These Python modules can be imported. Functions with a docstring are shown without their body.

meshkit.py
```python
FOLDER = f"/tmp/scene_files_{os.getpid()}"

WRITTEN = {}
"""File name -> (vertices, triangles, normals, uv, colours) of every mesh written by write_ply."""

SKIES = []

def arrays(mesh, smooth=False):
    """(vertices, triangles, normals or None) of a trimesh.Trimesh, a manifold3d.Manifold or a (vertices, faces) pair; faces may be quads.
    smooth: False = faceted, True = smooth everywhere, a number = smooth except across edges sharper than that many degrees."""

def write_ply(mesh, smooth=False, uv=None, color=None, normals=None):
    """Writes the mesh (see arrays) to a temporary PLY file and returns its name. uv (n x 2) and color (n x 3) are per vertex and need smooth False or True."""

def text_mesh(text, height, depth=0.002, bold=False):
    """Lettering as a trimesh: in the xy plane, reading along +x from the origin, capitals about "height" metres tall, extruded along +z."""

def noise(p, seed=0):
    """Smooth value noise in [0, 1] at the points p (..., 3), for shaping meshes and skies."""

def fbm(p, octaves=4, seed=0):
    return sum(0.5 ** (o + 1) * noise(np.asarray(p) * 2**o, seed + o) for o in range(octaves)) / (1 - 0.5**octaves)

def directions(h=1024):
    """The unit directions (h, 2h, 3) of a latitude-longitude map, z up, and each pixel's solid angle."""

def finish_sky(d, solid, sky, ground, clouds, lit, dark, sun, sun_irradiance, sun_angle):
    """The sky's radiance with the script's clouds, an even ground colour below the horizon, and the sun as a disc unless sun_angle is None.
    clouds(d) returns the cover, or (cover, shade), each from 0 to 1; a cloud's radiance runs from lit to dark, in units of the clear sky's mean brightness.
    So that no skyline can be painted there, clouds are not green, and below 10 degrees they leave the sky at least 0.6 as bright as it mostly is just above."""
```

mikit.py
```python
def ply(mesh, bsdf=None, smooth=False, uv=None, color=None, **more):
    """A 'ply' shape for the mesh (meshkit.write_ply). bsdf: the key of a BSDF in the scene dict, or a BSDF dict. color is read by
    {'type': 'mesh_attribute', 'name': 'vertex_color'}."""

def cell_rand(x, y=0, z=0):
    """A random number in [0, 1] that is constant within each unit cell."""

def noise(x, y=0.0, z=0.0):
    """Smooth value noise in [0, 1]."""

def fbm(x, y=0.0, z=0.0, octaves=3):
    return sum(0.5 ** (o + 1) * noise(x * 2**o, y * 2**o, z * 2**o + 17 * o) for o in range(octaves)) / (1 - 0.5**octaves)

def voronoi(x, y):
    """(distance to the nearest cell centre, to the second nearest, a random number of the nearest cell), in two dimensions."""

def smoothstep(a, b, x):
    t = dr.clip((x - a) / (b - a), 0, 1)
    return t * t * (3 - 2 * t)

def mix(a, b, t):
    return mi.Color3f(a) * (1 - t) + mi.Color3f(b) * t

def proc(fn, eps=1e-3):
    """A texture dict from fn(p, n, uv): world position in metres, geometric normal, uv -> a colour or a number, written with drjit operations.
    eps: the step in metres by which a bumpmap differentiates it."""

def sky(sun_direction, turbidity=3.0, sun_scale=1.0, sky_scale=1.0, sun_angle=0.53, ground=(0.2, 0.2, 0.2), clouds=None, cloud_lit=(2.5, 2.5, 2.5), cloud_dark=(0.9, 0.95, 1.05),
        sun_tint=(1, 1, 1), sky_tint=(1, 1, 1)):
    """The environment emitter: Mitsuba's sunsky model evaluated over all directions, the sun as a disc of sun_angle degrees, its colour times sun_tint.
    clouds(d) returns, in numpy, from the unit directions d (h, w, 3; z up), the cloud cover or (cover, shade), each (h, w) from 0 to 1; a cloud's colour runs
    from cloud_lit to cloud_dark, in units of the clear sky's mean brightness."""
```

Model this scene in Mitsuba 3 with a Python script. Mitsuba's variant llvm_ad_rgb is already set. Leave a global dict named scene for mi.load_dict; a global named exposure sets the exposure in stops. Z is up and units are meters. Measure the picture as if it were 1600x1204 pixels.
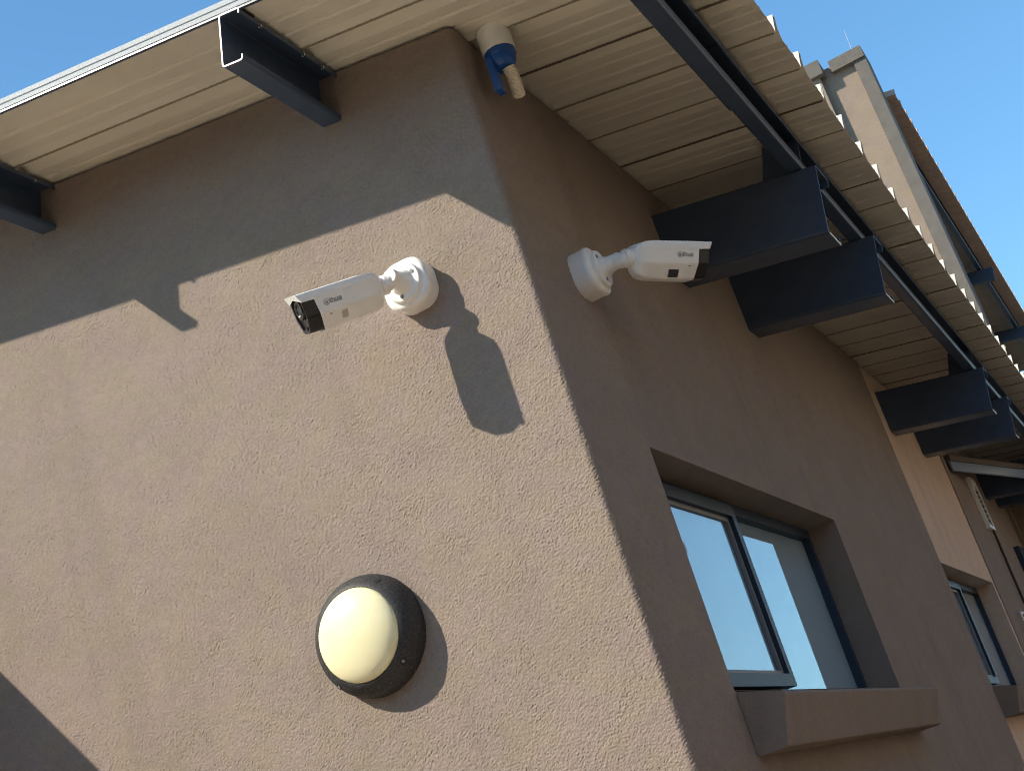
import math, numpy as np, trimesh, mitsuba as mi, mikit, meshkit, drjit as dr
from mikit import proc, noise, fbm, smoothstep, mix
from shapely.geometry import Polygon, LineString
from shapely import affinity
T = mi.ScalarTransform4f
GZ = 1.6                                   # eye height; building coordinates below are measured from the eye
# ------------------------------------------------------------------ camera, sky, exposure
RIGHT = np.array([0.84099594, 0.459801, -0.28514712])
DOWN = np.array([-0.40493638, 0.18538999, -0.89535305])
FWD = np.array([-0.3588208, 0.86845471, 0.34210238])
EYE = np.array([0.8219, -2.2549, GZ])
cam = np.eye(4)
cam[:3, 0], cam[:3, 1], cam[:3, 2], cam[:3, 3] = -RIGHT, -DOWN, FWD, EYE
SUN = np.array([-0.324, -0.330, 0.413])
exposure = 2.35
scene = {
    'type': 'scene',
    'camera': {'type': 'perspective', 'fov': 40.757, 'fov_axis': 'x', 'near_clip': 0.05, 'far_clip': 2000.0,
               'to_world': T(cam.tolist())},
    'sky': mikit.sky(SUN.tolist(), turbidity=3.0, ground=(0.20, 0.18, 0.15), sun_tint=(0.93, 1.02, 1.14), sky_tint=(1.00, 1.37, 1.41)),
}
labels = {}
# ------------------------------------------------------------------ materials
def two(b): return {'type': 'twosided', 'bsdf': b}
def prin(color, rough=0.5, metallic=0.0, spec=0.5, **k):
    c = color if isinstance(color, dict) else {'type': 'rgb', 'value': list(color)}
    return two({'type': 'principled', 'base_color': c, 'roughness': rough, 'metallic': metallic, 'specular': spec, **k})

def plaster_col(base):
    def fn(p, n, uv):
        a = fbm(p.x * 9, p.y * 9, p.z * 9, 3)
        b = fbm(p.x * 55 + 9, p.y * 55, p.z * 55, 2)
        g = noise(p.x * 240, p.y * 240, p.z * 240)
        v = 0.80 + 0.14 * a + 0.10 * b + 0.17 * g
        v = v * (1 - 0.055 * smoothstep(0.56, 0.80, fbm((p.x + p.y) * 13 + 3, p.z * 1.1, 5.0, 3)))
        hue = smoothstep(0.35, 0.65, fbm(p.x * 16 + 31, p.y * 16, p.z * 16 + 7, 3))
        return mix((base[0] * 1.0, base[1] * 1.005, base[2] * 0.97), (base[0], base[1] * 0.985, base[2] * 1.04), hue) * v
    return fn
def plaster_h(p, n, uv):
    d1, d2, r = mikit.voronoi((p.x + p.y) * 175, p.z * 175)
    return dr.maximum(0.0, 1 - d1 * d1 * 1.6) * (0.35 + 0.65 * r) + 0.35 * noise((p.x + p.y) * 330, p.z * 330)
def fine_h(p, n, uv): return noise(p.x * 330, p.y * 330, p.z * 330)
BROWN = (0.248, 0.200, 0.168)
TAN = (0.262, 0.205, 0.160)
PANEL = (0.60, 0.455, 0.35)
P_BROWN, P_TAN, P_PANEL, P_H = proc(plaster_col(BROWN)), proc(plaster_col(TAN)), proc(plaster_col(PANEL)), proc(plaster_h, eps=1.2e-3)
def rough_diffuse(col): return prin(col, 0.85, spec=0.12)
scene['mat_plaster_grain'] = two({'type': 'bumpmap', 'arbitrary': proc(fine_h, eps=0.8e-3), 'scale': 0.0010, 'bsdf': {'type': 'principled', 'base_color': P_BROWN, 'roughness': 0.8, 'specular': 0.15}})
scene['mat_plaster'] = two({'type': 'bumpmap', 'arbitrary': P_H, 'scale': 0.0026, 'bsdf': {'type': 'principled', 'base_color': P_BROWN, 'roughness': 0.8, 'specular': 0.15}})
scene['mat_plaster_tan'] = two({'type': 'bumpmap', 'arbitrary': P_H, 'scale': 0.0026, 'bsdf': {'type': 'principled', 'base_color': P_TAN, 'roughness': 0.8, 'specular': 0.15}})
scene['mat_plaster_panel'] = two({'type': 'bumpmap', 'arbitrary': P_H, 'scale': 0.0026, 'bsdf': {'type': 'principled', 'base_color': P_PANEL, 'roughness': 0.8, 'specular': 0.15}})
scene['mat_plaster_pale'] = rough_diffuse((0.32, 0.265, 0.215))
def coping_col(p, n, uv):
    return mi.Color3f(0.125, 0.112, 0.10) * (0.8 + 0.4 * fbm(p.x * 14, p.y * 14, p.z * 14, 3))
scene['mat_coping'] = prin(proc(coping_col), 0.8, spec=0.2)
def sheet_col(p, n, uv):
    # long streaks down the sheet, a film of dust, and dirt gathered in patches
    st = fbm(p.x * 0.9, p.y * 120, 3.0, 3)
    du = fbm(p.x * 4 + 3, p.y * 9, 1.0, 3)
    c = mix((0.74, 0.705, 0.605), (0.59, 0.56, 0.475), 0.18 * st + 0.82 * du)
    return c
scene['mat_sheet'] = prin(proc(sheet_col), 0.34, spec=0.4)
def old_sheet_col(p, n, uv):
    st = fbm(p.x * 1.6, p.y * 60, 3.0, 3)
    return mix((0.60, 0.44, 0.34), (0.45, 0.33, 0.25), st)
scene['mat_sheet_brown'] = prin(proc(old_sheet_col), 0.5, spec=0.35)
def steel_col(p, n, uv):
    a = fbm(p.x * 22, p.y * 22, p.z * 22, 3)
    return mix((0.036, 0.058, 0.104), (0.056, 0.084, 0.134), a)
scene['mat_steel'] = prin(proc(steel_col), 0.30, spec=0.5)
scene['mat_cut_edge'] = prin((0.82, 0.80, 0.76), 0.4, spec=0.5)
scene['mat_flashing'] = prin((0.42, 0.45, 0.48), 0.62, spec=0.15)
scene['mat_seam_shade'] = prin((0.14, 0.115, 0.088), 0.8, spec=0.2)  # this and the paler one hold rib-gap shade and lap dirt as colour
scene['mat_seam_shade_pale'] = prin((0.27, 0.235, 0.18), 0.8, spec=0.2)
scene['mat_flashing_dark'] = prin((0.12, 0.095, 0.075), 0.5)
scene['mat_flashing_blue'] = prin((0.22, 0.30, 0.40), 0.28, spec=0.6)
scene['mat_white'] = prin((0.80, 0.79, 0.77), 0.34, spec=0.5)
scene['mat_black'] = prin((0.018, 0.018, 0.020), 0.28, spec=0.5)
scene['mat_black_matt'] = prin((0.02, 0.02, 0.021), 0.7, spec=0.3)
scene['mat_lens'] = prin((0.022, 0.018, 0.016), 0.12, spec=0.5)
scene['mat_ink'] = prin((0.17, 0.18, 0.19), 0.6)
scene['mat_sticker'] = prin((0.035, 0.035, 0.045), 0.45)
scene['mat_sticker_pale'] = prin((0.42, 0.41, 0.38), 0.5)
def lamp_col(p, n, uv):
    s = smoothstep(0.60, 0.72, noise(p.x * 620, p.y * 620, p.z * 620))
    return mix((0.022, 0.022, 0.024), (0.30, 0.30, 0.31), s * 0.16)
scene['mat_lamp'] = prin(proc(lamp_col), 0.6, spec=0.4)
scene['mat_diffuser'] = prin((0.80, 0.745, 0.48), 0.22, spec=0.5)
scene['mat_frame'] = prin((0.024, 0.038, 0.064), 0.42, spec=0.3)
scene['mat_bead'] = prin((0.20, 0.20, 0.21), 0.5)
scene['mat_glass'] = {'type': 'thindielectric', 'int_ior': 1.50}
def blind_col(p, n, uv):
    return mi.Color3f(0.24, 0.37, 0.48) * (0.9 + 0.2 * fbm(p.x * 3, p.y * 3, p.z * 3, 2))
scene['mat_blind'] = prin(proc(blind_col), 0.7)
scene['mat_blue'] = prin((0.012, 0.085, 0.33), 0.35)
scene['mat_pipe'] = prin((0.82, 0.83, 0.80), 0.35)
scene['mat_conduit'] = prin((0.80, 0.72, 0.57), 0.5)
scene['mat_silicone'] = prin((0.05, 0.045, 0.04), 0.8)
def ground_col(p, n, uv):
    a = fbm(p.x * 0.8, p.y * 0.8, 0.0, 4)
    return mix((0.062, 0.047, 0.034), (0.045, 0.036, 0.027), a)
scene['mat_ground'] = prin(proc(ground_col), 0.9, spec=0.1)
scene['mat_paving'] = prin((0.45, 0.355, 0.26), 0.9, spec=0.1)
# ------------------------------------------------------------------ helpers
def numbered(name):
    if name not in scene and name not in labels: return name
    k = 1
    while f'{name}_{k:03d}' in scene or f'{name}_{k:03d}' in labels: k += 1
    return f'{name}_{k:03d}'
def add(key, mesh, mat, smooth=False, label=None, kind=None):
    key = numbered(key)
    if isinstance(mesh, trimesh.Trimesh):
        mesh = mesh.copy(); mesh.apply_translation([0, 0, GZ])
    else:
        v, f = mesh; mesh = (np.asarray(v, float) + [0, 0, GZ], f)
    scene[key] = mikit.ply(mesh, mat, smooth)
    if label or kind:
        labels[key] = {}
        if label: labels[key]['label'] = label
        if kind: labels[key]['kind'] = kind
    return key
def thing(key, label, category, group=None):
    labels[key] = {'label': label, 'category': category}
    if group: labels[key]['group'] = group
    return key
cat = trimesh.util.concatenate
def box(x0, x1, y0, y1, z0, z1):
    b = trimesh.creation.box([x1 - x0, y1 - y0, z1 - z0]); b.apply_translation([(x0 + x1) / 2, (y0 + y1) / 2, (z0 + z1) / 2]); return b
def frame(o, ex, ey, ez):
    m = np.eye(4); m[:3, 0], m[:3, 1], m[:3, 2], m[:3, 3] = ex, ey, ez, o; return m
def prism(poly, o, ex, ey, ez, depth):
    """2-D polygon in (ex, ey) swept along ez by depth."""
    if not isinstance(poly, Polygon): poly = Polygon(poly)
    m = trimesh.creation.extrude_polygon(poly, depth, engine='earcut')
    m.apply_transform(frame(o, ex, ey, ez))
    if np.linalg.det(np.stack([ex, ey, ez])) < 0: m.invert()
    return m
def unit(v): v = np.asarray(v, float); return v / np.linalg.norm(v)
def tube(pts, radii, n=20, cap=True):
    pts = np.asarray(pts, float); radii = np.broadcast_to(radii, len(pts)).astype(float)
    t = np.gradient(pts, axis=0); t /= np.linalg.norm(t, axis=1, keepdims=True)
    u = np.cross(t[0], [0.3, 0.2, 0.93]); u /= np.linalg.norm(u)
    V = []
    for k in range(len(pts)):
        u = u - t[k] * (u @ t[k]); u /= np.linalg.norm(u); w = np.cross(t[k], u)
        a = np.arange(n) / n * 2 * np.pi
        V.append(pts[k] + radii[k] * (np.cos(a)[:, None] * u + np.sin(a)[:, None] * w))
    V = np.vstack(V); F = []
    for k in range(len(pts) - 1):
        for j in range(n):
            a, b = k * n + j, k * n + (j + 1) % n
            F += [[a, b, b + n], [a, b + n, a + n]]
    if cap:
        V = np.vstack([V, pts[0], pts[-1]]); c0, c1 = len(V) - 2, len(V) - 1
        for j in range(n):
            F += [[c0, (j + 1) % n, j], [c1, (len(pts) - 1) * n + j, (len(pts) - 1) * n + (j + 1) % n]]
    return trimesh.Trimesh(V, F, process=False)
def lathe(prof, o, axis, n=64):
    """prof: (radius, distance along axis) points."""
    axis = unit(axis); u = unit(np.cross(axis, [0.31, 0.22, 0.9])); w = np.cross(axis, u)
    a = np.arange(n) / n * 2 * np.pi; c = np.cos(a)[:, None] * u + np.sin(a)[:, None] * w
    V = np.vstack([np.asarray(o) + max(r, 1e-6) * c + h * axis for r, h in prof]); F = []
    for k in range(len(prof) - 1):
        for j in range(n):
            p, q = k * n + j, k * n + (j + 1) % n
            F += [[p, q, q + n], [p, q + n, p + n]]
    return trimesh.Trimesh(V, F, process=False)
def loft(sections, cap=True):
    n = len(sections[0]); V = np.vstack(sections); F = []
    for k in range(len(sections) - 1):
        for j in range(n):
            p, q = k * n + j, k * n + (j + 1) % n
            F += [[p, q, q + n], [p, q + n, p + n]]
    if cap:
        V = np.vstack([V, np.mean(sections[0], 0), np.mean(sections[-1], 0)]); c0, c1 = len(V) - 2, len(V) - 1
        b = (len(sections) - 1) * n
        for j in range(n):
            F += [[c0, (j + 1) % n, j], [c1, b + j, b + (j + 1) % n]]
    return trimesh.Trimesh(V, F, process=False)
def rounded(poly, r, q=6): return poly.buffer(-r, quad_segs=q).buffer(r, quad_segs=q)
X, Y, Z = np.eye(3)
# ------------------------------------------------------------------ roof plane
TH = 0.18357860693; CT, ST, TN = math.cos(TH), math.sin(TH), math.tan(TH)
Z0 = 1.661
ES, EN = np.array([CT, 0, -ST]), np.array([ST, 0, CT])
def zr(x): return Z0 - TN * x
# ------------------------------------------------------------------ ground
def flat(x0, x1, y0, y1, z): return ([[x0, y0, z], [x1, y0, z], [x1, y1, z], [x0, y1, z]], [[0, 1, 2], [0, 2, 3]])
add('ground', flat(-600, 600, -600, 600, -GZ), 'mat_ground', kind='structure')
add('paving', flat(-9, 0.9, -9, 0.0, -GZ + 0.004), 'mat_paving', kind='structure')
# ------------------------------------------------------------------ the building
B = thing('building', 'low brown plastered building with a shallow metal roof, in the foreground', 'building')
# corner wall: both faces and the rounded corner as one real rough-cast surface
RC = 0.016
def hash2(i, j, k):
    h = (i * 374761393 + j * 668265263 + k * 974634777) & 0xFFFFFFFF
    h = ((h ^ (h >> 13)) * 1274126177) & 0xFFFFFFFF
    return ((h ^ (h >> 16)) & 0xFFFFFF) / 16777215.0
def stones(u, v, cell, k):
    """Height of scattered rounded grains, one per jittered cell, 0 to 1."""
    gu, gv = u / cell, v / cell
    iu, iv = np.floor(gu).astype(np.int64), np.floor(gv).astype(np.int64)
    out = np.zeros_like(u)
    for a in (-1, 0, 1):
        for b in (-1, 0, 1):
            ci, cj = iu + a + 5000, iv + b + 5000
            du = gu - (iu + a + hash2(ci, cj, k)); dv = gv - (iv + b + hash2(ci, cj, k + 1))
            r = 0.42 + 0.40 * hash2(ci, cj, k + 2); st = 0.75 + 0.5 * hash2(ci, cj, k + 4)
            q = 1 - (du * du * st + dv * dv / st) / (r * r)
            out = np.maximum(out, np.sqrt(np.clip(q, 0, 1)) * (0.25 + 0.75 * hash2(ci, cj, k + 3)))
    return out
def grain(P, u, v):
    a, b = stones(u, v, 0.0035, 1), stones(u + 0.3, v, 0.0024, 11)
    big = meshkit.fbm(P / 0.40, 2, 5) - 0.5
    lively = 0.7 + 0.6 * meshkit.noise(P / 0.05 + 11, 12)
    return lively * (0.00102 * (a - 0.45) + 0.0007 * (b - 0.4)) + 0.003 * big
YW0, YW1, ZW0, ZW1 = 0.332, 1.795, 0.257, 0.768       # first window opening
xs = np.arange(-1.72, -RC, 0.0018); arc = np.linspace(0, np.pi / 2, 11)[1:-1]; ys = np.arange(RC, YW0 + 0.0015, 0.0020); ys = RC + (ys - RC) * (YW0 - RC) / (ys[-1] - RC)
px = np.concatenate([xs, -RC + RC * np.sin(arc), np.zeros_like(ys)])
py = np.concatenate([np.zeros_like(xs), RC - RC * np.cos(arc), ys])
nx = np.concatenate([np.zeros_like(xs), np.sin(arc), np.ones_like(ys)])
ny = np.concatenate([-np.ones_like(xs), -np.cos(arc), np.zeros_like(ys)])
ZLO = -0.16; rows = 1040
top = zr(px) - 0.004
tt = np.linspace(0, 1, rows)[:, None]
PZ = ZLO + tt * (top - ZLO)[None, :]
P = np.stack([np.broadcast_to(px, PZ.shape), np.broadcast_to(py, PZ.shape), PZ], -1)
N = np.stack([np.broadcast_to(nx, PZ.shape), np.broadcast_to(ny, PZ.shape), 0 * PZ], -1)
run = np.concatenate([[0], np.cumsum(np.hypot(np.diff(px), np.diff(py)))])
d = grain(P, np.broadcast_to(run, PZ.shape), PZ)
fade = np.clip((YW0 - P[..., 1]) / 0.02, 0, 1)
fade = fade * np.clip((P[..., 0] + 1.72) / 0.01, 0, 1)
P = P + N * (d * fade)[..., None]
h, w = PZ.shape
I = np.arange(h * w).reshape(h, w)
F = np.concatenate([np.stack([I[:-1, :-1], I[:-1, 1:], I[1:, 1:]], -1).reshape(-1, 3), np.stack([I[:-1, :-1], I[1:, 1:], I[1:, :-1]], -1).reshape(-1, 3)])
add(f'{B}__wall', (P.reshape(-1, 3), F), 'mat_plaster_grain', True, label='rough plastered corner of the building, sunlit on its left face')
# the rest of the shell: thick walls, butted to the corner piece
TW = 0.22
def slab_a(x0, x1, z0, zt):      # piece of the gable wall, front face at y = 0
    return prism([(x0, z0), (x1, z0), (x1, zt(x1)), (x0, zt(x0))], [0, TW, 0], X, Z, -Y, TW)
rest = [slab_a(-4.2, -1.72, -GZ, lambda x: zr(x) - 0.004), slab_a(-1.72, -RC - 0.002, -GZ, lambda x: ZLO)]
rest += [box(-TW, 0, TW + 0.001, YW0, -GZ, ZLO), box(-RC - 0.002, 0, 0, TW, -GZ, ZLO)]
ZT = zr(0) - 0.004
YE = 3.445; YP = 4.85
YV0, YV1 = 3.445, 4.80
def wb(y0, y1, z0, z1, x1=0.0): return box(-TW, x1, y0, y1, z0, z1)
rest += [wb(YW0, YW1, -GZ, ZW0 - 0.001), wb(YW0, YW1, ZW1, ZT), wb(YW1, YE, -GZ, ZT), wb(YP, 6.95, -GZ, ZT)]
# hidden body of the corner piece (gives the reveals and closes the shell)
rest += [box(-TW, -0.012, TW, YW0, ZLO, ZT), slab_a(-1.72, -0.03, ZLO, lambda x: zr(x) - 0.006)]
rest[-1].apply_translation([0, 0.012, 0])
rest += [box(-4.2, -4.0, TW, 6.95, -GZ, zr(-4.2) - 0.01), prism([(-4.0, -GZ), (-TW, -GZ), (-TW, ZT), (-4.0, zr(-4.0) - 0.01)], [0, 6.95, 0], X, Z, -Y, 0.2)]
rest[-1] = prism([(-4.0, -GZ), (-TW, -GZ), (-TW, zr(-TW) - 0.01), (-4.0, zr(-4.0) - 0.01)], [0, 6.94, 0], X, Z, -Y, 0.2)
rv = box(-TW, -0.0125, YW0 - 0.02, YW0, ZW0 - 0.001, ZW1)   # reveal face beside the first window
rest += [prism([(-0.012, YW0 - 0.03), (0.0, YW0 - 0.004), (0.0, YW0), (-TW, YW0), (-TW, YW0 - 0.03)], [0, 0, ZLO], X, Y, Z, ZT - ZLO)]
add(f'{B}__wall', cat(rest), 'mat_plaster', label='brown plastered side wall in the shade')
pan = [wb(YE + 0.001, YP - 0.001, -GZ, ZW0 - 0.001, -0.005), wb(YE + 0.001, YP - 0.001, ZW1, ZT, -0.005), wb(YV1, YP - 0.001, ZW0 - 0.001, ZW1, -0.005)]
add(f'{B}__wall_panel', cat(pan), 'mat_plaster_panel', label='lighter tan band of wall above and below the far window')
add(f'{B}__added_fin_wall', box(-1.95, -1.75, -1.1, -0.001, -GZ, 1.135), 'mat_plaster')  # unseen fin wall added to cast the shadow low on the gable wall
# ------------------------------------------------------------------ windows
def window(root, y0, y1, z0, z1, xm, simple=False, wallx=0.0):
    k = numbered(f'{B}__window'); labels[k] = {'label': root}
    fx0, fx1 = -0.125, -0.086
    fw = 0.026
    outer = Polygon([(y0, z0), (y1, z0), (y1, z1), (y0, z1)]); inner = Polygon([(y0 + fw, z0 + 0.020), (y1 - fw, z0 + 0.020), (y1 - fw, z1 - 0.030), (y0 + fw, z1 - 0.030)])
    add(f'{k}__frame', prism(outer.difference(inner), [fx0, 0, 0], Y, Z, X, fx1 - fx0), 'mat_frame')
    # sliding sash, standing proud on the near side
    sy0, sy1, sz0, sz1 = y0 + 0.012, xm, z0 + 0.031, z1 - 0.020
    so = Polygon([(sy0, sz0), (sy1, sz0), (sy1, sz1), (sy0, sz1)])
    si = Polygon([(sy0 + 0.032, sz0 + 0.030), (sy1 - 0.030, sz0 + 0.030), (sy1 - 0.030, sz1 - 0.030), (sy0 + 0.032, sz1 - 0.030)])
    so2 = si; si2 = si.buffer(-0.011, join_style=2)
    sk = add(f'{k}__sash', prism(so.difference(si), [-0.094, 0, 0], Y, Z, X, 0.025), 'mat_frame')
    add(f'{k}__sash__bead', prism(so2.difference(si2), [-0.092, 0, 0], Y, Z, X, 0.011), 'mat_bead')
    def sheet(poly, x):
        c = np.array(poly.exterior.coords)[:4]
        return ([[x, a, b] for a, b in c], [[0, 1, 2], [0, 2, 3]])
    add(f'{k}__pane', sheet(si.buffer(-0.004, join_style=2), -0.085), 'mat_glass')
    rp = Polygon([(xm - 0.03, z0 + 0.015), (y1 - fw + 0.004, z0 + 0.015), (y1 - fw + 0.004, z1 - 0.025), (xm - 0.03, z1 - 0.025)])
    add(f'{k}__pane', sheet(rp, -0.100), 'mat_glass')
    # pale obscured inner sheets, a finger behind the panes
    add(f'{k}__blind', box(-0.112, -0.108, xm - 0.004, y1 - fw - 0.001, z0 + 0.021, z1 - 0.031), 'mat_blind')
    b0, b1, b2, b3 = si.bounds
    add(f'{k}__blind', box(-0.0936, -0.0926, b0 + 0.001, b2 - 0.001, b1 + 0.001, b3 - 0.001), 'mat_blind')
    # sloping plaster sill, deeper at its top than at its foot
    prof = Polygon([(-0.080, z0 + 0.018), (wallx, z0), (wallx + 0.0925, z0 - 0.029), (wallx + 0.062, z0 - 0.127), (wallx + 0.001, z0 - 0.128), (wallx + 0.001, z0 - 0.0015), (-0.080, z0 - 0.0005)])
    prof = rounded(prof.buffer(0), 0.004, 3)
    outp = Polygon([(wallx + 0.001, z0 - 0.002), (wallx + 0.0925, z0 - 0.029), (wallx + 0.062, z0 - 0.127), (wallx + 0.001, z0 - 0.128)])
    outp = rounded(outp, 0.007, 4)
    inp = Polygon([(-0.081, z0 - 0.0005), (wallx + 0.004, z0 - 0.0005), (wallx + 0.004, z0), (-0.081, z0 + 0.016)])
    m = cat([prism(outp, [0, y1 + 0.033, 0], X, Z, -Y, y1 + 0.033 - y0), prism(inp, [0, y1 - 0.001, 0], X, Z, -Y, y1 - y0 - 0.002)])
    add(f'{k}__sill', m, 'mat_plaster', 25)
    return k
window('near window with a blue-grey sliding frame over a sloping brown sill', YW0, YW1, ZW0, ZW1, 1.026)
window('far window seen edge-on below the tan wall band', YV0 + 0.002, YV1, ZW0, ZW1, YV0 + 0.735, wallx=-0.005)
wr = numbered(f'{B}__window'); labels[wr] = {'label': 'dark framed window at the right edge of the photo'}
o = Polygon([(6.38, 0.55), (6.93, 0.55), (6.93, 1.09), (6.38, 1.09)]); i_ = Polygon([(6.47, 0.62), (6.89, 0.62), (6.89, 1.05), (6.47, 1.05)])
add(f'{wr}__frame', prism(o.difference(i_), [0.001, 0, 0], Y, Z, X, 0.03), 'mat_frame')
add(f'{wr}__pane', box(0.002, 0.008, 6.47, 6.89, 0.62, 1.05), 'mat_blind')
# ------------------------------------------------------------------ roof sheets
PITCH = 0.203; YL0 = -0.324
def sheet_profile():
    pts = []
    for k in range(3):
        o = k * PITCH; l = 0.0032 if k == 0 else 0.0
        pts += [(o, -0.0015 + l), (o + 0.001, 0.020 + l), (o + 0.004, 0.043 + l), (o + 0.020, 0.043 + l), (o + 0.024, 0.028 + l), (o + 0.028, 0.0175 + l)]
        # the pan: a steep shoulder below the rib, two small stiffening swages, a faint belly, and a lip turned down at the next rib
        pts += [(o + 0.034, 0.0150 + l / 2), (o + 0.056, 0.0030)]
        for a_, h_ in ((0.080, 0.0034), (0.086, 0.0066), (0.094, 0.0066), (0.099, 0.0034), (0.132, 0.0042), (0.138, 0.0072), (0.146, 0.0072), (0.151, 0.0040), (0.180, 0.0046), (0.196, 0.0006)):
            pts.append((o + a_, h_))
        pts.append((o + 0.2005, -0.0012))
    o = 3 * PITCH
    pts += [(o - 0.0005, -0.0025), (o + 0.0025, 0.020), (o + 0.0055, 0.0405), (o + 0.020, 0.0405)]
    return np.array(pts)
PROF = sheet_profile()
def roof_sheet(y0, s0, s1, z0, seg=10, cut=None, rs=0):
    rng = np.random.default_rng(100 + rs)
    pr = PROF.copy()
    if cut: pr = np.vstack([[0.0, 0.004], PROF[PROF[:, 0] >= 0.05]])      # the gable sheet starts with a flat pan
    pr[:, 0] += y0
    pr[:, 1] += rng.uniform(-0.0006, 0.0006)
    t = 0.0011
    nrm = np.gradient(pr, axis=0); nrm = np.stack([-nrm[:, 1], nrm[:, 0]], 1); nrm /= np.linalg.norm(nrm, axis=1, keepdims=True)
    ring = np.vstack([pr, (pr + nrm * t)[::-1]])
    S = np.linspace(s0, s1, seg + 1)
    secs = []
    for s in S:
        wob = 0.0012 * np.sin(3.1 * s + rs * 1.7)
        secs.append(np.array([0, 0, z0]) + s * ES + ring[:, :1] * Y + (ring[:, 1:] + wob) * EN)
    V = np.vstack(secs); n = len(ring); F = []; m = len(pr)
    for k in range(seg):
        a = k * n + np.arange(n); b = k * n + (np.arange(n) + 1) % n
        F.append(np.stack([a, b, b + n], 1)); F.append(np.stack([a, b + n, a + n], 1))
    for k, fl in ((0, False), (seg, True)):
        for j in range(m - 1):
            q = [k * n + j, k * n + j + 1, k * n + n - 2 - j, k * n + n - 1 - j]
            q = q if fl else q[::-1]
            F.append(np.array([[q[0], q[1], q[2]], [q[0], q[2], q[3]]]))
    return trimesh.Trimesh(V, np.vstack(F), process=False)
S_E = 0.535 / CT
rng = np.random.default_rng(5)
k = 0; y = YL0
while y < 6.9:
    add(f'{B}__roof__sheet', roof_sheet(y, -4.5, S_E + rng.uniform(-0.004, 0.004), Z0, 14, cut=(k == 0), rs=k), 'mat_sheet', 9)
    for q in range(3):       # added dark strip at every rib lip: gap shade in its colour, dirt at laps
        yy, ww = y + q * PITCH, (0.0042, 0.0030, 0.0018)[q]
        if yy > -0.3: add(f'{B}__roof__seam_shade', prism([(yy - ww, -0.0030), (yy + 0.0004, -0.0046), (yy + 0.0012, -0.0040), (yy + 0.0012, -0.0020), (yy - ww, -0.0015)], np.array([0, 0, Z0]) - 2.2 * ES, Y, EN, ES, 2.2 + S_E - 0.002), 'mat_seam_shade' if q == 0 else 'mat_seam_shade_pale')
    y += 3 * PITCH; k += 1
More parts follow.
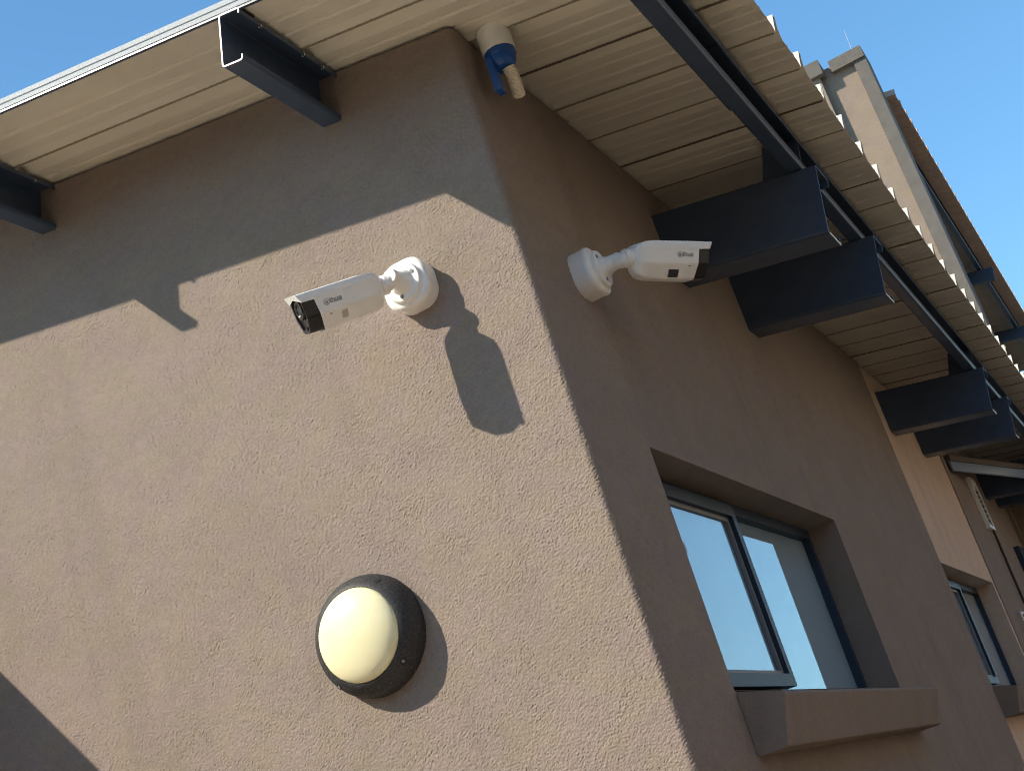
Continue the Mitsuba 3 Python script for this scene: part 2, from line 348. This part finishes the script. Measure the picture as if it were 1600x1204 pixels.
# barge flashing along the gable edge: two light steps over a dark drip
def along_s(poly_yh, s0, s1):      # profile in (y, height over the roof), swept down the slope
    return prism(poly_yh, np.array([0, 0, Z0]) + s0 * ES, Y, EN, ES, s1 - s0)
bf = [(-0.240, 0.0265), (-0.318, 0.0265), (-0.3325, 0.0215), (-0.3325, 0.0105), (-0.3285, 0.0095), (-0.3285, 0.0078), (-0.3325, 0.0070), (-0.3325, -0.0030), (-0.3305, -0.0030), (-0.3265, 0.007), (-0.3265, 0.0195), (-0.315, 0.0245), (-0.240, 0.0245)]
add(f'{B}__roof__barge_flashing', along_s(bf, -4.5, S_E - 0.01), 'mat_flashing', label='pale folded flashing along the left roof edge, bright in the sun')
add(f'{B}__roof__edge_drip', along_s([(-0.3310, -0.0085), (-0.3240, -0.0085), (-0.3240, -0.0034), (-0.3310, -0.0034)], -4.5, S_E - 0.012), 'mat_steel')
# ------------------------------------------------------------------ steel: lipped channels
def channel(w, h, lip, t, r=0.0065):
    """C section: web at u = 0, open towards +u; v from 0 down to -h."""
    q = [(w - t / 2, -lip), (w - t / 2, -t / 2), (t / 2, -t / 2), (t / 2, -h + t / 2), (w - t / 2, -h + t / 2), (w - t / 2, -h + lip)]
    path = [q[0]]
    for a, b, c in zip(q, q[1:], q[2:]):
        a, b, c = map(np.array, (a, b, c)); d0, d1 = unit(a - b), unit(c - b)
        for u in np.linspace(0, 1, 6):
            path.append(tuple((1 - u) ** 2 * (b + r * d0) + 2 * u * (1 - u) * b + u * u * (b + r * d1)))
    return LineString(path + [q[-1]]).buffer(t / 2, cap_style=2, join_style=1, quad_segs=2)
def purlin(x, y0, y1, w=0.05, h=0.100, drop=0.003, inset=0.0, label=None, ends=True, screws=(), packer=False, lip=0.020):
    o = np.array([x, 0, zr(x)]) - drop * EN
    c = channel(w, h, lip, 0.0034)
    m = prism(c, o + y1 * Y, ES, EN, -Y, y1 - y0)
    kk = add(f'{B}__purlin', m, 'mat_steel', 35, label=label)
    if ends:
        add(f'{kk}__cut_edge', prism(c, o + y0 * Y, ES, EN, -Y, 0.0012), 'mat_cut_edge')
    for sy in screws:
        b = trimesh.creation.cylinder(0.0038, 0.005, sections=6); b.apply_transform(frame(o + sy * Y + 0.047 * ES - 0.010 * EN, ES, Y, EN))
        add(f'{kk}__screw', b, 'mat_cut_edge', 40)
    if packer:
        add(f'{kk}__packer', prism([(0.0035, 0.0), (0.0485, 0.0), (0.0485, drop), (0.0035, drop)], o + (y0 + 0.05) * Y, ES, EN, -Y, 0.0505), 'mat_black_matt')
    return kk
purlin(-0.324, -0.3300, 0.010, drop=0.004, h=0.115, lip=0.013, packer=True, label='roof purlin end standing out from the sunlit wall, nearest the corner', screws=(-0.262, -0.118, -0.050))
purlin(-1.121, -0.3300, 0.010, drop=0.004, h=0.115, lip=0.013, packer=True, label='roof purlin end at the left edge of the photo', screws=(-0.06,))
purlin(-1.921, -0.3300, 0.010, drop=0.004, h=0.115, lip=0.013, packer=True)
purlin(0.384, -0.300, 0.569, w=0.046, h=0.104, label='upper length of dark purlin under the right-hand eave')
purlin(0.387, 0.44, 6.90, w=0.042, h=0.098, drop=0.0062, ends=False, label='long dark purlin under the right-hand eave')
def rafter(yw, fl, zb=1.365, h=0.186, x1=0.408, label=None, cleat=False):
    o = np.array([0, yw, zb])
    c = channel(fl, h, 0.022, 0.004)              # u -> y, v -> EN
    c = affinity.translate(c, 0, h)
    s0, s1 = -0.06 / CT, x1 / CT
    m = prism(c, o + s0 * ES, Y, EN, ES, s1 - s0)
    kk = add(f'{B}__rafter', m, 'mat_steel', 35, label=label)
    edge = affinity.translate(Polygon([(0.008, -0.0004), (fl - 0.004, -0.0004), (fl - 0.004, 0.0042), (0.008, 0.0042)]), 0, 0.0)
    add(f'{kk}__cut_edge', prism(edge, o + (s1 + 0.0004) * ES, Y, EN, ES, 0.0014), 'mat_cut_edge')
    if cleat:
        cl = Polygon([(0.275, 0.0), (0.380, 0.0), (0.380, 0.092), (0.288, 0.092)])
        add(f'{kk}__cleat', prism(cl, np.array([0, yw + 0.018, zb]) + (h + 0.001) * EN, ES, EN, -Y, 0.006), 'mat_steel')
    return kk
rafter(1.015, 0.125, label='dark rafter end nearest the corner, beside the white camera', cleat=True)
rafter(1.645, 0.115, label='second dark rafter end from the corner')
rafter(3.605, 0.115, label='third dark rafter end, over the tan wall band', cleat=True)
rafter(4.285, 0.110, label='fourth dark rafter end, over the tan wall band')
rafter(6.07, 0.110, label='dark rafter end beyond the pale gutter edge')
rafter(6.53, 0.110, label='farthest dark rafter end')
# pale folded gutter edge leaving the wall under the far part of the eave
ga, gb = np.array([0.012, 4.95, 1.372]), np.array([0.56, 7.30, 1.372]); gd = unit(gb - ga); gw = np.cross(gd, Z)
gp = Polygon([(0, 0), (0.006, 0), (0.010, 0.004), (0.010, 0.052), (0.0, 0.052)])
gk = add(f'{B}__gutter', prism(gp, ga, gw, Z, gd, np.linalg.norm(gb - ga)), 'mat_flashing_blue', label='pale blue-grey gutter edge below the far rafters')
add(f'{gk}__trim', prism([(-0.05, 0.0535), (0.018, 0.0535), (0.018, 0.082), (0.012, 0.088), (-0.05, 0.088)], ga, gw, Z, gd, np.linalg.norm(gb - ga)), 'mat_flashing_dark')
add(f'{gk}__brace', tube([[0.03, 4.90, 1.47], [0.20, 4.98, 1.545]], 0.016, 8), 'mat_steel', 40)
# ------------------------------------------------------------------ tower and upper roof behind
U = thing('tower_building', 'taller tan building with grey edged parapet wall rising behind the eave', 'building')
YT = 7.0
add(f'{U}__wall', cat([box(-3.0, 0.345, YT, YT + 0.25, -GZ, 4.80), box(-3.0, 0.0, YT + 0.25, 17.0, -GZ, 4.50)]), 'mat_plaster_tan')
add(f'{U}__wall_edge', box(0.272, 0.361, YT - 0.030, YT + 0.28, 0.5, 4.728), 'mat_coping', label='grey band down the edge of the tower wall')
add(f'{U}__coping', box(0.115, 0.361, YT - 0.048, YT + 0.28, 4.729, 4.82), 'mat_coping')
add(f'{U}__pier', box(-0.9, 0.022, YT - 0.065, YT - 0.001, -GZ, 4.728), 'mat_plaster_tan')
add(f'{U}__coping', box(-0.93, 0.060, YT - 0.105, YT + 0.27, 4.7295, 4.845), 'mat_coping')
add(f'{U}__lightning_rod', tube([[0.29, 7.1, 4.82], [0.30, 7.1, 5.06]], 0.0018, 8), 'mat_flashing')
add(f'{U}__lightning_rod__base', trimesh.creation.icosphere(2, 0.014).apply_translation([0.29, 7.1, 4.83]), 'mat_cut_edge', True)
UZ = 4.5 + TN * 0.425; y = YT + 0.28; k = 0
while y < 17.0:
    add(f'{U}__roof__sheet', roof_sheet(y, -3.0, 0.425 / CT, UZ, 4, rs=50 + k), 'mat_sheet_brown', 9)
    y += 3 * PITCH; k += 1
def zu(x): return UZ - TN * x
ucat = channel(0.05, 0.07, 0.015, 0.004)
add(f'{U}__purlin', prism(ucat, np.array([0.255, 17.0, zu(0.255) - 0.003]), ES, EN, -Y, 17.0 - YT - 0.3), 'mat_steel')
for yy in (11.75, 14.35):
    c = affinity.translate(channel(0.09, 0.13, 0.02, 0.005), 0, 0)
    add(f'{U}__rafter', prism(c, np.array([0.0, yy, zu(0.0) - 0.080]), Y, EN, ES, 0.40), 'mat_steel')
# ------------------------------------------------------------------ unseen added buildings: one bounces warm light, the other blocks low sky
NB = thing('added_bounce_building', 'plain tan building added out of view to the right, bouncing warm light onto the shaded wall', 'building')
add(f'{NB}__wall', box(4.6, 9.0, -5.0, 15.0, -GZ, 3.6), 'mat_plaster_pale')
add(f'{NB}__parapet', box(4.5, 9.1, -5.1, 15.1, 3.602, 3.75), 'mat_coping')
SB = thing('added_blocker_building', 'long brown building added out of view behind the viewpoint, blocking low sky', 'building')  # added block, cuts low sky so the gable shade darkens
add(f'{SB}__wall', box(-16.0, 14.0, -20.0, -13.0, -GZ, 3.9), 'mat_plaster_tan')
add(f'{SB}__parapet', box(-16.1, 14.1, -20.1, -12.9, 3.902, 4.05), 'mat_coping')
# ------------------------------------------------------------------ bullet cameras
AHEAD = None
def section(w, hT, hM, hB, r):
    """Half-octagon body: flat top, upright sides, chamfered belly. (y, z)"""
    p = Polygon([(-w * 0.90, hT), (w * 0.90, hT), (w, hT * 0.55), (w, -hM), (w * 0.52, -hB), (-w * 0.52, -hB), (-w, -hM), (-w, hT * 0.55)])
    p = rounded(p, r, 5)
    ln = p.exterior; return np.array([ln.interpolate(t, normalized=True).coords[0] for t in np.arange(72) / 72])
def align(rings):
    out = [rings[0]]
    for r in rings[1:]:
        out.append(r)
    return out
def bullet_camera(key, label, wall_o, wn, wside, rear, axis, group, roll=0.0):
    KL, KS = 0.915, 0.93
    """wall_o: centre of the junction box on the wall, wn: wall normal, wside: horizontal direction along the wall."""
    c = thing(key, label, 'security camera', group)
    # junction box: a soft square with a domed rim
    sq = lambda a, r: rounded(Polygon([(-a, -a), (a, -a), (a, a), (-a, a)]), r, 10)
    def ring(a, r, dd):
        ln = sq(a, r).exterior; n = 96
        q = np.array([ln.interpolate(t, normalized=True).coords[0] for t in np.arange(n) / n])
        return wall_o + q[:, :1] * wside + q[:, 1:] * Z + dd * wn
    A = 0.0500
    j = loft([ring(A, 0.038, -0.002), ring(A, 0.038, 0.030), ring(A + 0.0012, 0.038, 0.0305), ring(A + 0.0012, 0.038, 0.036), ring(A - 0.001, 0.037, 0.041), ring(A - 0.005, 0.035, 0.0435), ring(A - 0.010, 0.032, 0.044)])
    if np.dot(np.cross(wside, Z), wn) < 0: j.invert()
    jk = add(f'{c}__junction_box', j, 'mat_white', 40)
    for a in (2.5, 4.6):      # cable lugs at the rim
        e = wall_o + 0.0500 * (math.cos(a) * wside + math.sin(a) * Z) * 0.86 + 0.0415 * wn
        add(f'{jk}__rim_screw', trimesh.creation.cylinder(0.0045, 0.006, sections=14, transform=frame(e, wside, Z if np.dot(np.cross(wside, Z), wn) > 0 else -Z, wn)), 'mat_white', 40)
    plate = lathe([(0.0415, 0.043), (0.0415, 0.050), (0.0398, 0.053), (0.036, 0.0545), (0.0, 0.0545)], wall_o, wn, 56)
    pk = add(f'{c}__mount_plate', plate, 'mat_white', 35)
    for a in (0.35, 2.45, 4.5):
        e = wall_o + 0.0305 * (math.cos(a) * wside + math.sin(a) * Z) + 0.0550 * wn
        add(f'{pk}__screw', trimesh.creation.cylinder(0.0040, 0.003, sections=14, transform=frame(e, wside, np.cross(wn, wside), wn)), 'mat_ink', 40)
    # arm: cone foot, ball, short tube to the rear of the body
    foot = wall_o + 0.054 * wn
    axis = unit(axis); l0 = unit(np.cross(Z, axis)); u0 = np.cross(axis, l0)
    left, up = math.cos(roll) * l0 + math.sin(roll) * u0, math.cos(roll) * u0 - math.sin(roll) * l0
    rear = np.asarray(rear, float)
    elbow = foot + 0.032 * wn + 0.004 * Z
    add(f'{c}__arm_foot', lathe([(0.027, 0.052), (0.0255, 0.058), (0.0185, 0.066), (0.0165, 0.080), (0.0165, 0.092), (0.0140, 0.097), (0.0, 0.098)], wall_o, wn, 40), 'mat_white', 40)
    e2 = rear - 0.010 * axis
    add(f'{c}__arm', tube([foot + 0.012 * wn, foot + 0.024 * wn, 0.35 * (foot + 0.040 * wn) + 0.65 * e2 - 0.004 * Z, e2, rear + 0.006 * axis], [0.0150, 0.0155, 0.0155, 0.0155, 0.0155], 24), 'mat_white', 40)
    add(f'{c}__arm_collar', lathe([(0.0, -0.016), (0.0185, -0.016), (0.0195, -0.014), (0.0195, -0.008), (0.0180, -0.0065), (0.0195, -0.005), (0.0195, 0.004), (0.021, 0.006)], rear, axis, 40), 'mat_white', 35)
    def ring3(x, q, shear=0.0):
        return rear + (KL * x + shear * q[:, 1:]) * axis + KS * (q[:, :1] * left + q[:, 1:] * up)
    S = lambda k, r=0.007: section(0.0370 * k, 0.0345 * k, 0.014 * k, 0.0475 * k, r * k)
    body = loft([ring3(0.000, S(0.50)), ring3(0.003, S(0.66)), ring3(0.010, S(0.82)), ring3(0.022, S(0.945)), ring3(0.036, S(0.985)), ring3(0.045, S(1.0)), ring3(0.156, S(1.02), 0.12), ring3(0.1575, S(1.005), 0.12), ring3(0.1560, S(0.965), 0.12), ring3(0.120, S(0.955), 0.1)])
    bk = add(f'{c}__body', body, 'mat_white', 30)
    # sun hood: a thin cap over the top, its lower edge rising towards the rear
    def hood_ring(x, k, bot, sh, th=0.0016):
        w, t = 0.0370 * k + 0.0012, 0.0345 * k + 0.0012
        outer = [(-w, bot), (-w, t * 0.60), (-w * 0.965, t * 0.88), (-w * 0.90, t), (0, t + 0.0008), (w * 0.90, t), (w * 0.965, t * 0.88), (w, t * 0.60), (w, bot)]
        inn = [(a * (1 - th / w), b - (th if abs(a) < w * 0.97 else 0)) for a, b in outer[::-1]]
        return ring3(x, np.array(outer + inn), sh)
    hood = loft([hood_ring(0.014, 0.86, 0.016, 0.0), hood_ring(0.026, 0.955, 0.016, 0.0), hood_ring(0.045, 1.002, 0.015, 0.0), hood_ring(0.110, 1.012, 0.020, 0.1), hood_ring(0.158, 1.02, 0.0185, 0.15), hood_ring(0.178, 1.02, 0.0195, 0.45)])
    add(f'{c}__hood', hood, 'mat_white', 28)
    # black front
    K = 0.950
    bez = loft([ring3(0.140, S(K), 0.10), ring3(0.1835, S(K), 0.06), ring3(0.1860, S(K * 0.975), 0.06)], cap=False)
    fk = add(f'{c}__front_bezel', bez, 'mat_black', 30)
    q1, q2 = S(K * 0.975), S(K * 0.86)
    add(f'{fk}__rim', loft([ring3(0.1860, q1, 0.06), ring3(0.1855, q2, 0.06), ring3(0.180, q2 * 0.98, 0.06)], cap=False), 'mat_black', 30)
    add(f'{c}__front_glass', loft([ring3(0.1805, q2, 0.06), ring3(0.181, q2 * 0.5, 0.06), ring3(0.1812, q2 * 0.02, 0.06)], cap=False), 'mat_lens', 30)
    lens_o = rear + 0.1825 * KL * axis + 0.004 * up
    add(f'{c}__lens', lathe([(0.019, 0.0), (0.018, 0.0035), (0.0145, 0.0035), (0.012, 0.001), (0.006, 0.0028), (0.0, 0.0035)], lens_o, axis, 36), 'mat_lens', 30)
    e = rear + 0.178 * KL * axis - 0.035 * KS * up
    add(f'{c}__photo_sensor', lathe([(0.0042, 0.001), (0.004, 0.0035), (0.0, 0.0035)], e, axis, 16), 'mat_black_matt', 30)
    # lettering, printed on both upright sides
    for sd in (1, -1):
        out = left * sd; read = -axis if sd > 0 else axis
        g = meshkit.text_mesh('lhua', 0.0088, 0.0006, bold=True); a = meshkit.text_mesh('a', 0.0088, 0.0006, bold=True)
        rg = Polygon([(0.0057 * math.cos(t), 0.0057 * math.sin(t)) for t in np.arange(28) / 28 * 2 * np.pi])
        rg = trimesh.creation.extrude_polygon(rg.difference(rg.buffer(-0.0009)), 0.0006, engine='earcut')
        a.apply_scale([0.85, 0.85, 1]); a.apply_translation([0.0022, 0.0006, 0]); rg.apply_translation([0.0052, 0.0038, 0]); g.apply_translation([0.0112, 0, 0])
        mk = cat([g, a, rg]); mk.apply_scale([1.05, 1.05, 1]); L = mk.bounds[1, 0]
        x0 = 0.132 if sd > 0 else 0.132 - L
        mk.apply_transform(frame(rear + (x0 - 0.002) * axis + 0.0010 * up + (0.0371 * 1.014 * KS) * out, read, up, np.cross(read, up)))
        add(f'{c}__lettering', mk, 'mat_ink')
        # small sticker and serial mark on the chamfered belly
        p1, p2 = np.array([0.0370, -0.014]), np.array([0.0192, -0.0475]); tdir = unit(p2 - p1); nd = np.array([-tdir[1], tdir[0]]); nd = nd if nd[0] > 0 else -nd
        D = lambda q: q[0] * out + q[1] * up
        st = box(-0.0120, 0.0120, -0.0085, 0.0085, 0, 0.0005) if sd < 0 else box(-0.006, 0.006, -0.008, 0.008, 0, 0.0005)
        st.apply_transform(frame(rear + (0.086 if sd < 0 else 0.094) * axis + D(p1 + tdir * (0.024 if sd < 0 else 0.0155)) * 1.016 * KS, axis, D(tdir), D(nd)))
        add(f'{c}__sticker', st, 'mat_sticker' if sd < 0 else 'mat_sticker_pale')
        dt = box(-0.0022, 0.0022, -0.0012, 0.0012, 0, 0.0005); dt.apply_transform(frame(rear + 0.122 * axis + D(p1 + tdir * 0.006) * 1.018 * KS, axis, D(tdir), D(nd)))
        add(f'{c}__mark', dt, 'mat_ink')
    return c
CG = 'white bullet security cameras on the wall corner'
bullet_camera('security_camera', 'white bullet camera with black front on the sunlit wall, pointing left', np.array([-0.2440, -0.001, 1.163]), -Y, X, [-0.269, -0.101, 1.1515], [-0.68, -0.705, -0.20], CG, -0.42)
bullet_camera('security_camera_001', 'white bullet camera on the shaded side wall, pointing right towards dark rafters', np.array([0.001, 0.269, 1.142]), X, Y, [0.115, 0.270, 1.134], [0.618, 0.780, -0.099], CG, 0.366)
# ------------------------------------------------------------------ round wall light
WL = thing('wall_light', 'round bulkhead light with black ring and cream diffuser on the sunlit wall', 'wall light')
lo = np.array([-0.540, 0, 0.549])
add(f'{WL}__ring', lathe([(0.117, -0.003), (0.117, 0.010), (0.1155, 0.020), (0.112, 0.031), (0.106, 0.041), (0.0985, 0.049), (0.093, 0.0525), (0.0905, 0.0530), (0.0895, 0.0515), (0.0885, 0.045)], lo, -Y, 96), 'mat_lamp', 40)
add(f'{WL}__diffuser', lathe([(0.0892, 0.045), (0.0888, 0.0535), (0.085, 0.0590), (0.076, 0.0655), (0.062, 0.0715), (0.045, 0.0760), (0.026, 0.0788), (0.010, 0.0798), (0.0, 0.0800)], lo, -Y, 96), 'mat_diffuser', True)
for a in (0.95, -0.80, -2.35):
    dr_ = math.cos(a) * X + math.sin(a) * Z
    nn = unit(0.62 * dr_ - 0.78 * Y); e = lo + 0.1055 * dr_ - 0.0418 * Y
    u_ = unit(np.cross(nn, Z)); k_ = add(f'{WL}__screw_recess', trimesh.creation.cylinder(0.0062, 0.002, sections=18, transform=frame(e, u_, np.cross(nn, u_), nn)), 'mat_black_matt', 40)
    add(f'{k_}__screw', trimesh.creation.cylinder(0.0032, 0.0036, sections=12, transform=frame(e, u_, np.cross(nn, u_), nn)), 'mat_black_matt' if a > 0 else 'mat_bead', 40)
# ------------------------------------------------------------------ white and blue conduit fitting under the soffit
CF = thing('conduit_fitting', 'white pipe coupling with blue cap and ribbed conduit under the soffit at the corner', 'pipe fitting')
co = np.array([0.054, 0.086, 0.0]); zt = 1.655
add(f'{CF}__coupling', lathe([(0.0, zt), (0.0345, zt), (0.035, zt - 0.002), (0.035, zt - 0.052), (0.034, zt - 0.055), (0.0, zt - 0.055)], co, Z, 48).copy(), 'mat_pipe', 35)
add(f'{CF}__cap', lathe([(0.0, zt - 0.054), (0.0335, zt - 0.054), (0.0335, zt - 0.066), (0.0325, zt - 0.068), (0.0315, zt - 0.069), (0.030, zt - 0.078), (0.025, zt - 0.088), (0.020, zt - 0.093), (0.0, zt - 0.093)], co, Z, 40), 'mat_blue', 35)
tg = box(-0.007, 0.007, -0.013, 0.013, -0.040, 0.040); tg.apply_translation([0.036, 0.066, zt - 0.112])
add(f'{CF}__cap_tongue', tg, 'mat_blue')
cp = np.array([0.060, 0.092, zt - 0.090]); path = []
for t in np.linspace(0, 1, 57):
    path.append(cp + np.array([-0.012 * t ** 2 * 1.0, 0.030 * t + 0.012 * t * t, -0.050 * t - 0.010 * t * (1 - t)]))
rad = 0.0135 + 0.0012 * np.sin(np.arange(57) / 57 * 2 * np.pi * 12)
rad[-4:] *= [0.97, 0.86, 0.62, 0.2]
add(f'{CF}__flexible_conduit', tube(path, rad, 24), 'mat_conduit', 50)
# ------------------------------------------------------------------ vent grille, conduit and bracket on the far wall
VG = thing('vent_grille', 'narrow white framed grille with dark slats high on the far side wall', 'vent')
vo = Polygon([(5.47, 1.115), (5.66, 1.115), (5.66, 1.41), (5.47, 1.41)]); vi = Polygon([(5.49, 1.135), (5.64, 1.135), (5.64, 1.365), (5.49, 1.365)])
add(f'{VG}__frame', prism(vo.difference(vi), [0.001, 0, 0], Y, Z, X, 0.022), 'mat_pipe')
add(f'{VG}__back', box(0.001, 0.004, 5.49, 5.64, 1.135, 1.365), 'mat_bead')
for k in range(8):
    s = prism([(0, 0), (0.012, -0.006), (0.012, 0.006), (0.0, 0.014)], [0.005, 5.49, 1.142 + k * 0.028], X, Z, Y, 0.15)
    add(f'{VG}__slat', s, 'mat_black_matt')
CP = 'conduit_pipe'
labels[CP] = {'label': 'thin dark conduit running down the wall below the white grille', 'category': 'pipe'}
scene[CP] = mikit.ply(tube(np.array([[0.016, 5.60, 1.114], [0.016, 5.585, 0.9], [0.016, 5.57, -0.2], [0.016, 5.57, -1.6]]) + [0, 0, GZ], 0.007, 10), 'mat_silicone', 40)
BK = 'wall_bracket'
labels[BK] = {'label': 'thin white bent bracket at the right edge, below the far window frame', 'category': 'bracket'}
scene[BK] = mikit.ply(tube(np.array([[0.002, 5.45, 0.625], [0.02, 5.40, 0.625], [0.02, 5.19, 0.625], [0.02, 5.18, 0.61], [0.02, 5.19, 0.53], [0.002, 5.20, 0.50]]) + [0, 0, GZ], 0.006, 8), 'mat_pipe', 40)
